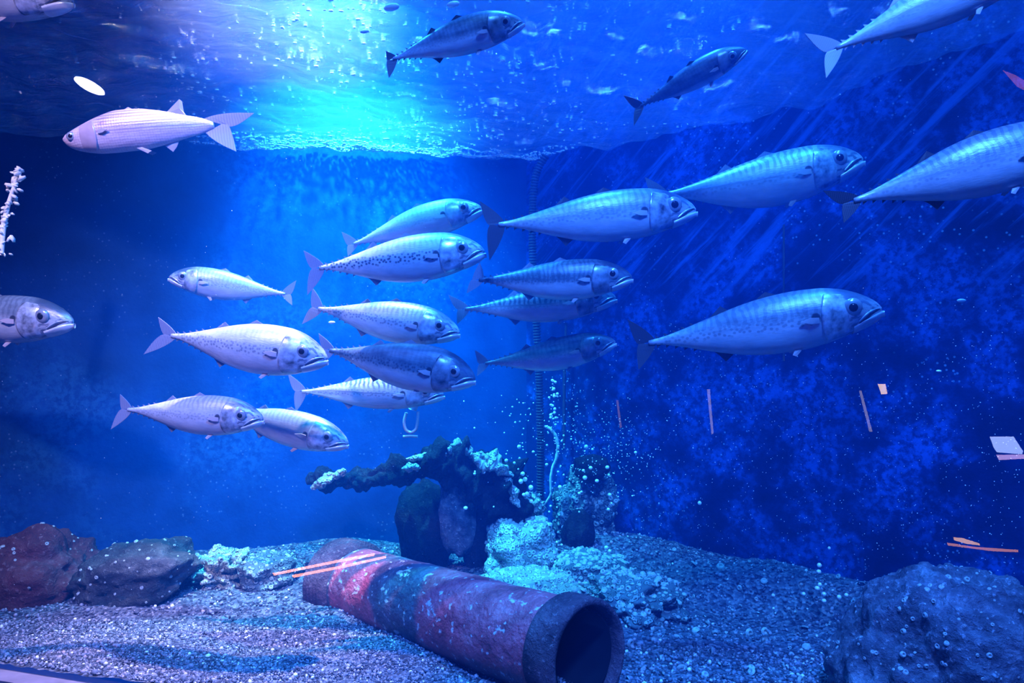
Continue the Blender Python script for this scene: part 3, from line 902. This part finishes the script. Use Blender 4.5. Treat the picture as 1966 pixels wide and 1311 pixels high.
# overhanging dark rock arm with pale crust on top
def sweep(name, pts, radii, mat, parent=None, ring=20, rough=0.0, freq=10.0, seed=0, squash=1.0, per=10):
    """ragged tube through 3-D points"""
    pts = [Vector(p) for p in pts]
    n = len(pts); t = np.linspace(0, n - 1, (n - 1) * per + 1)
    xi = np.arange(n)
    X = np.stack([interp(t, xi, [p[k] for p in pts]) for k in range(3)], 1)
    rr = interp(t, xi, radii)
    T = np.gradient(X, axis=0); T /= np.linalg.norm(T, axis=1)[:, None]
    v = []
    ref = Vector((0, 1, 0)) if abs(T[0][1]) < .8 else Vector((0, 0, 1))
    for i in range(len(X)):
        tt = Vector(T[i]); a = (ref - tt * ref.dot(tt)).normalized(); b = tt.cross(a)
        for j in range(ring):
            ph = 2 * math.pi * j / ring
            dr = a * math.cos(ph) + b * math.sin(ph) * squash
            k = 1.0
            if rough:
                k += rough * fbm((Vector(X[i]) + dr * rr[i]) * freq + Vector((seed, 0, 0)), 4, .55)
            v.append(Vector(X[i]) + dr * rr[i] * k)
    m_ = len(X)
    f = grid_faces(m_, ring, False, True)
    v += [Vector(X[0]), Vector(X[-1])]
    for j in range(ring):
        f += [(m_ * ring, (j + 1) % ring, j), (m_ * ring + 1, (m_ - 1) * ring + j, (m_ - 1) * ring + (j + 1) % ring)]
    return mesh(name, v, f, mat, parent)

px_r = lambda r, d: r * d / F
D = 2.12
arm_px = [(590, 925, 8), (612, 916, 20), (645, 918, 13), (690, 922, 22), (740, 908, 20), (800, 900, 26), (850, 892, 38), (905, 905, 46), (955, 940, 46), (985, 985, 38), (985, 1040, 42), (960, 1100, 46)]
arm = empty('rock_overhang', P(985, 1100, D))
tag(arm, 'dark ragged rock arm reaching left above the hollow, pale crust on top', 'rock')
inv = Matrix.Translation(-arm.location)
def inl(px, py, d): return P(px, py, d) - arm.location
sweep('arm', [inl(a, b, D) for a, b, _ in arm_px], [px_r(r, D) for *_, r in arm_px], M['rock_dark'], arm, 36, .95, 17.0, 3, 1.0, 22)
def crust_lump(path, d, parent, mat, seed, name='crust', rough=.6, squash=1.0):
    return sweep(name, [inl(a, b, d) for a, b, _ in path], [px_r(r, d) for *_, r in path], mat, parent, 18, rough, 34.0, seed, squash, 10)
for path, dd, sd in (([(598, 938, 2), (612, 929, 6), (624, 920, 8), (640, 910, 7), (655, 906, 5), (665, 903, 2)], .045, 5),
                     ([(772, 900, 2), (785, 898, 5), (800, 898, 5), (806, 896, 2)], .05, 6),
                     ([(780, 882, 2), (812, 876, 6), (845, 872, 9), (868, 862, 11), (884, 857, 11), (897, 866, 7), (904, 880, 3)], .03, 7),
                     ([(905, 872, 4), (922, 880, 12), (938, 886, 15), (952, 893, 12), (972, 905, 7), (984, 916, 3)], .07, 8),
                     ([(966, 920, 4), (980, 932, 9), (988, 950, 9), (997, 974, 3)], .07, 9)):
    cr = crust_lump(path, D - dd, arm, M['crust'], sd, rough=1.5)
    encrust(cr, 26, .003, .006, M['barnacle'], 'shells', seed=sd)
tag(rock('shell_clump', 'small bright tuft of shells where the hose meets the boulder', 1022, 975, 2.15, 20, .03, 26, M['crust'], 21, .6, 3.0, sub=4, cat='shell clump'))

# broken shells on the gravel, right of the pipe and round the rocks
it = []
rs = random.Random(12)
while len(it) < 700:
    k = (rs.uniform(900, 2000) - CX) / F; d = rs.uniform(1.0, 2.3); x = k * d
    if not (y_front(x) + .01 < d < float(y_back(x)) - .01): continue
    r = .003 + .008 * rs.random() ** 3
    it.append((randrot(1)[0] * np.array([r, r, r * .6])[None, :], np.array([x, d, float(height(x, d)) + .003])))
tag(scatter('shell_fragments', BV, BF, it, M['barnacle']), 'broken pale shells strewn over the gravel at the right', 'shells', kind='stuff')

# ------------------------------------------------------------------ pipe
pa, pb = P(652, 1114, 2.00), P(1133, 1262, 1.385)
ex = (pb - pa).normalized(); ey = Vector((0, 0, 1)).cross(ex).normalized(); ez = ex.cross(ey)
mw = Matrix((ex, ey, ez)).transposed().to_4x4(); mw.translation = pa
PL = (pb - pa).length
pipe = empty('pipe'); pipe.matrix_world = mw
tag(pipe, 'old red clay pipe lying half buried in gravel, open end to the right', 'pipe')
def lathe(name, prof, mat, parent, n=64, wob=0.0, seed=0):
    v = []
    for x, r in prof:
        for j in range(n):
            a = 2 * math.pi * j / n
            k = 1 + (wob * fbm((x * 12 + seed, math.cos(a) * 2, math.sin(a) * 2), 3) if wob else 0)
            v.append((x, r * k * math.cos(a), r * k * math.sin(a)))
    return mesh(name, v, grid_faces(len(prof), n, True, True), mat, parent)
R0 = 0.098
outer = [(x, R0 * 0.94) for x in np.linspace(0.06, PL - 0.05, 40)]
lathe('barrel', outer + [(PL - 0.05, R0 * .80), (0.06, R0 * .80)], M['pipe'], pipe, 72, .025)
rl = R0 * 1.06
lathe('shade_sleeve', [(.05, R0 * .795), (PL - .014, R0 * .795), (PL - .014, R0 * .775), (.05, R0 * .775)], M['seal'], pipe)  # black sleeve added so the pipe's inside looks unlit
lathe('collar', [(PL - .080, R0 * .93), (PL - .074, R0 * 1.0), (PL - .064, rl), (PL - .03, rl), (PL - .008, rl * 1.0), (PL, rl * .965), (PL, rl * .88), (PL - .012, rl * .855), (PL - .080, R0 * .82)], M['collar'], pipe, 72, .006, 4)
cf = []
for k in range(5):
    x = 0.0 + k * .016
    cf += [(x, rl * 1.0), (x + .005, rl * 1.05), (x + .011, rl * 1.05), (x + .015, rl * 1.0)]
lathe('ridged_socket', [(-.006, rl * .85), (-.006, rl * .98)] + cf + [(.095, R0 * .94), (.095, R0 * .82)], M['collar'], pipe, 72, .004, 8)
encrust(pipe.children[0], 90, .0015, .0045, M['barnacle'], 'shells', up=-.2, seed=11, front=False)

# ------------------------------------------------------------------ hoses and fittings
def hose_mesh(name, pts, r, ridge, pitch, mat, parent=None, ring=14):
    pts = [Vector(p) for p in pts]
    n = len(pts); t = np.linspace(0, n - 1, 400); xi = np.arange(n)
    X = np.stack([interp(t, xi, [p[k] for p in pts]) for k in range(3)], 1)
    seg = np.linalg.norm(np.diff(X, axis=0), axis=1); cum = np.concatenate([[0], np.cumsum(seg)])
    m_ = int(cum[-1] / pitch) * 4
    q = np.linspace(0, cum[-1], m_)
    Y = np.stack([np.interp(q, cum, X[:, k]) for k in range(3)], 1)
    rr = [r + ridge * (1, 1, -1, -1)[i % 4] for i in range(m_)]
    T = np.gradient(Y, axis=0); T /= np.linalg.norm(T, axis=1)[:, None]
    v = []
    for i in range(m_):
        tt = Vector(T[i]); ref = Vector((0, 1, 0)); a = (ref - tt * ref.dot(tt)).normalized(); b = tt.cross(a)
        for j in range(ring):
            ph = 2 * math.pi * j / ring
            v.append(Vector(Y[i]) + (a * math.cos(ph) + b * math.sin(ph)) * rr[i])
    f = grid_faces(m_, ring, False, True)
    v += [Vector(Y[0]), Vector(Y[-1])]
    for j in range(ring):
        f += [(m_ * ring, (j + 1) % ring, j), (m_ * ring + 1, (m_ - 1) * ring + j, (m_ - 1) * ring + (j + 1) % ring)]
    return mesh(name, v, f, mat, parent, False)
HD = 2.22
hp = [(1047, 300), (1036, 318), (1027, 345), (1023, 390), (1022, 450), (1025, 540), (1031, 640), (1035, 720), (1037, 800), (1038, 880), (1037, 985)]
tag(hose_mesh('corrugated_hose', [P(a, b, HD) for a, b in hp], .0105, .0016, .0082, M['hose']),
    'dark corrugated hose standing upright in the corner', 'hose')
tp_ = [(1045, 818), (1056, 823), (1067, 838), (1071, 858), (1068, 880), (1060, 900), (1057, 925), (1058, 945), (1050, 962), (1043, 972)]
tag(sweep('air_line', [P(a, b, 2.17) for a, b in tp_], [.003, .0045, .005, .0045, .004, .0035, .0035, .0035, .003, .002], M['tube'], None, 10, .35, 60.0, 2),
    'thin pale air line bowing out beside the corrugated hose', 'tube')
tag(sweep('pipe_riser', [P(1087, 620, 2.36), P(1084, 700, 2.36), P(1083, 800, 2.36), P(1083, 860, 2.36)], [.004, .005, .005, .004], M['hose'], None, 12, .1, 30.0),
    'slim upright riser pipe on the wall right of the hose', 'pipe')
# looped fitting hanging below the barred mackerel
lp = empty('pale_loop', P(788, 770, 2.0)); tag(lp, 'pale looped hook hanging below the barred mackerel', 'hook')
def li(px, py): return P(px, py, 2.0) - lp.location
sweep('loop', [li(780, 792), (li(776, 810)), li(779, 824), li(789, 830), li(799, 823), li(802, 806), li(803, 790)], [.004] * 7, M['plastic'], lp, 10)
sweep('stem', [li(796, 764), li(795, 776), li(791, 786)], [.011, .012, .012], M['plastic'], lp, 14)
sweep('foot', [li(774, 838), li(788, 837), li(802, 838)], [.0035] * 3, M['plastic'], lp, 10)
# glint of light at the left edge, shaped as cream lumps
strand = tag(empty('glint_strand', P(5, 500, 1.78)), 'cream-white glint at the left edge, modelled as solid lumps', 'glint')
def si(px, py, d=1.78): return P(px, py, d) - strand.location
sweep('glint_core', [si(36, 325), si(26, 360), si(14, 400), si(6, 440), si(2, 490)], [.003, .004, .005, .006, .006], M['cream'], strand, 8)
fk = []
for i in range(70):
    u = random.random(); x = np.interp(u, [0, .25, .5, .75, 1], [36, 26, 14, 6, 0]); y = 325 + 165 * u
    p = si(x + random.gauss(0, 6 + 5 * u), y + random.gauss(0, 4), 1.78 + random.gauss(0, .006))
    r = random.uniform(.003, .008)
    fk.append((randrot(1)[0] * np.array([r * 1.6, r, r * .5])[None, :], np.array(p)))
s_ = scatter('glint_flakes', *ico(1), fk, M['cream'], strand); s_['kind'] = 'stuff'

# ------------------------------------------------------------------ bubbles and specks
bm_v, bm_f = ico(2)
bub_me = bpy.data.meshes.new('air_bubble')
bub_me.from_pydata([tuple(v) for v in bm_v], [], [tuple(int(i) for i in f) for f in bm_f])
bub_me.polygons.foreach_set('use_smooth', [True] * len(bub_me.polygons)); bub_me.materials.append(M['bubble'])
def bubble(px, py, d, rpx, label, group):
    o = link(bpy.data.objects.new('air_bubble', bub_me))
    o.location = P(px, py, d); r = rpx * d / F
    o.scale = (r, r, r * random.uniform(.85, 1.1))
    tag(o, label, 'bubble', group)
R_ = random.Random(5)
hl, hg = 'small round air bubble rising beside the corrugated hose', 'bubbles beside the hose'
for i in range(34):
    bubble(R_.gauss(1062, 4), R_.uniform(730, 820), 2.14, R_.uniform(1.2, 3.2), hl, hg)
for i in range(120):
    y = R_.uniform(760, 985)
    w = 45 + (y - 760) * .35
    x = R_.gauss(1030 + (y - 760) * .05, w)
    if abs(x - 1037) < 10: continue
    bubble(x, y, R_.uniform(2.02, 2.14), R_.uniform(1.0, 2.2) + (2.6 * R_.random() ** 3 if y > 850 else 0), hl, hg)
for x, y, r in ((1000, 924, 4.5), (1012, 948, 4.6), (1020, 962, 4), (1008, 920, 4.6), (972, 884, 3.6), (1019, 936, 5), (1075, 935, 4), (1123, 917, 4.5), (1146, 923, 4), (1120, 903, 3), (1166, 897, 4)):
    bubble(x, y, 2.03, r, hl, hg)
rl_, rg = 'round pale bubble in the rising string at the right wall foot', 'bubbles at the right wall foot'
for x, y, r in ((1573, 1085, 4.5), (1572, 1097, 4.5), (1574, 1122, 4), (1569, 1129, 5), (1582, 1140, 4.5), (1582, 1153, 4.5), (1592, 1052, 3), (1543, 1140, 3.6), (1611, 1146, 4.4), (1625, 1142, 4), (1380, 1120, 3.6), (1170, 1058, 4), (1164, 1051, 4)):
    bubble(x, y, 1.74 if x > 1500 else 1.95, r, rl_, rg)

def in_tank(x, y): return (y > y_front(x) + .02) and (y < float(y_back(x)) - .01)
it = []
def speck(px, py, d, r):
    p = P(px, py, d)
    if in_tank(p.x, p.y) and p.z > .02 and p.z < float(surf_z(p.x, p.y)):
        it.append((randrot(1)[0] * np.array([r, r, r * R_.uniform(.7, 1.6)])[None, :], np.array(p)))
for i in range(650):       # specks drifting everywhere
    speck(R_.uniform(-50, 2000), R_.uniform(0, 1150), R_.uniform(1.3, 2.3), R_.uniform(.0003, .0007))
for i in range(1500):      # cloud over the rocks and along the right wall
    px = R_.uniform(1080, 1960)
    x, y = right_wall_at(px)
    speck(px, R_.gauss(900, 170), y - R_.uniform(.01, .22), R_.uniform(.0004, .0010))
for i in range(420):
    px = R_.gauss(1130, 80)
    speck(px, R_.gauss(860, 60), R_.uniform(1.95, 2.2), R_.uniform(.0007, .0018))
tag(scatter('drifting_specks', *ico(1), it, M['speck']), 'fine pale specks drifting in the water', 'specks', kind='stuff')

# froth under the surface and along the waterline of the back wall
it = []
def froth(x, y, r, flat=.5):
    if not in_tank(x, y - .0): return
    z = float(surf_z(x, y))
    it.append((np.diag([r * R_.uniform(1, 2.2), r * R_.uniform(.7, 1.3), r * flat]), np.array([x, y, z - r * .3])))
cl = [(R_.uniform(-.75, .15), R_.uniform(1.45, 2.4), R_.uniform(.02, .07)) for _ in range(60)]
for cx_, cy_, s in cl:
    for k in range(R_.randint(3, 11)):
        froth(R_.gauss(cx_, s), R_.gauss(cy_, s * .5), R_.uniform(.0012, .0035))
for i in range(260):
    froth(R_.uniform(-1.0, .5), R_.uniform(1.4, 2.45), R_.uniform(.0010, .0028))
for i in range(2600):      # waterline froth
    x = R_.triangular(-.95, .22, -.45)
    y = float(y_back(x)) - abs(R_.gauss(0, .030 + .05 * (i % 3 == 0))) - .012
    froth(x, y, R_.uniform(.0010, .0040), .7)
tag(scatter('surface_froth', *ico(1), it, M['bubble']), 'bright froth and tiny bubbles caught under the water surface', 'froth', kind='stuff')
for x, y, r in ((700, 60, 9), (752, 14, 16), (870, 8, 13), (637, 619, 7), (1846, 577, 9), (1802, 712, 5)):
    p = P(x, y, 1.45 if y < 100 else 1.75 if x < 1000 else 1.35)
    v, f = ico(2)
    o = mesh('surface_bubble' if y < 100 else 'drifting_bubble', v * np.array([r, r * .6, r * .42]) * p.y / F, f, M['bubble'])
    o.location = p; o.rotation_euler = (0, -.2 if y < 100 else 0, 0)
    tag(o, {700: 'flat bubble under the surface, lowest of three at the top edge', 752: 'wide flat bubble at the top edge above the faint mackerel tail', 870: 'flat pale bubble at the top edge above the faint mackerel',
            637: 'shining bubble under the silver mackerel tail', 1846: 'bright flat bubble by the right wall, beyond the largest mackerel', 1802: 'small white bubble at the right, above the lit sign'}[x], 'bubble')

# ------------------------------------------------------------------ lights of the room, seen as reflections in the front pane
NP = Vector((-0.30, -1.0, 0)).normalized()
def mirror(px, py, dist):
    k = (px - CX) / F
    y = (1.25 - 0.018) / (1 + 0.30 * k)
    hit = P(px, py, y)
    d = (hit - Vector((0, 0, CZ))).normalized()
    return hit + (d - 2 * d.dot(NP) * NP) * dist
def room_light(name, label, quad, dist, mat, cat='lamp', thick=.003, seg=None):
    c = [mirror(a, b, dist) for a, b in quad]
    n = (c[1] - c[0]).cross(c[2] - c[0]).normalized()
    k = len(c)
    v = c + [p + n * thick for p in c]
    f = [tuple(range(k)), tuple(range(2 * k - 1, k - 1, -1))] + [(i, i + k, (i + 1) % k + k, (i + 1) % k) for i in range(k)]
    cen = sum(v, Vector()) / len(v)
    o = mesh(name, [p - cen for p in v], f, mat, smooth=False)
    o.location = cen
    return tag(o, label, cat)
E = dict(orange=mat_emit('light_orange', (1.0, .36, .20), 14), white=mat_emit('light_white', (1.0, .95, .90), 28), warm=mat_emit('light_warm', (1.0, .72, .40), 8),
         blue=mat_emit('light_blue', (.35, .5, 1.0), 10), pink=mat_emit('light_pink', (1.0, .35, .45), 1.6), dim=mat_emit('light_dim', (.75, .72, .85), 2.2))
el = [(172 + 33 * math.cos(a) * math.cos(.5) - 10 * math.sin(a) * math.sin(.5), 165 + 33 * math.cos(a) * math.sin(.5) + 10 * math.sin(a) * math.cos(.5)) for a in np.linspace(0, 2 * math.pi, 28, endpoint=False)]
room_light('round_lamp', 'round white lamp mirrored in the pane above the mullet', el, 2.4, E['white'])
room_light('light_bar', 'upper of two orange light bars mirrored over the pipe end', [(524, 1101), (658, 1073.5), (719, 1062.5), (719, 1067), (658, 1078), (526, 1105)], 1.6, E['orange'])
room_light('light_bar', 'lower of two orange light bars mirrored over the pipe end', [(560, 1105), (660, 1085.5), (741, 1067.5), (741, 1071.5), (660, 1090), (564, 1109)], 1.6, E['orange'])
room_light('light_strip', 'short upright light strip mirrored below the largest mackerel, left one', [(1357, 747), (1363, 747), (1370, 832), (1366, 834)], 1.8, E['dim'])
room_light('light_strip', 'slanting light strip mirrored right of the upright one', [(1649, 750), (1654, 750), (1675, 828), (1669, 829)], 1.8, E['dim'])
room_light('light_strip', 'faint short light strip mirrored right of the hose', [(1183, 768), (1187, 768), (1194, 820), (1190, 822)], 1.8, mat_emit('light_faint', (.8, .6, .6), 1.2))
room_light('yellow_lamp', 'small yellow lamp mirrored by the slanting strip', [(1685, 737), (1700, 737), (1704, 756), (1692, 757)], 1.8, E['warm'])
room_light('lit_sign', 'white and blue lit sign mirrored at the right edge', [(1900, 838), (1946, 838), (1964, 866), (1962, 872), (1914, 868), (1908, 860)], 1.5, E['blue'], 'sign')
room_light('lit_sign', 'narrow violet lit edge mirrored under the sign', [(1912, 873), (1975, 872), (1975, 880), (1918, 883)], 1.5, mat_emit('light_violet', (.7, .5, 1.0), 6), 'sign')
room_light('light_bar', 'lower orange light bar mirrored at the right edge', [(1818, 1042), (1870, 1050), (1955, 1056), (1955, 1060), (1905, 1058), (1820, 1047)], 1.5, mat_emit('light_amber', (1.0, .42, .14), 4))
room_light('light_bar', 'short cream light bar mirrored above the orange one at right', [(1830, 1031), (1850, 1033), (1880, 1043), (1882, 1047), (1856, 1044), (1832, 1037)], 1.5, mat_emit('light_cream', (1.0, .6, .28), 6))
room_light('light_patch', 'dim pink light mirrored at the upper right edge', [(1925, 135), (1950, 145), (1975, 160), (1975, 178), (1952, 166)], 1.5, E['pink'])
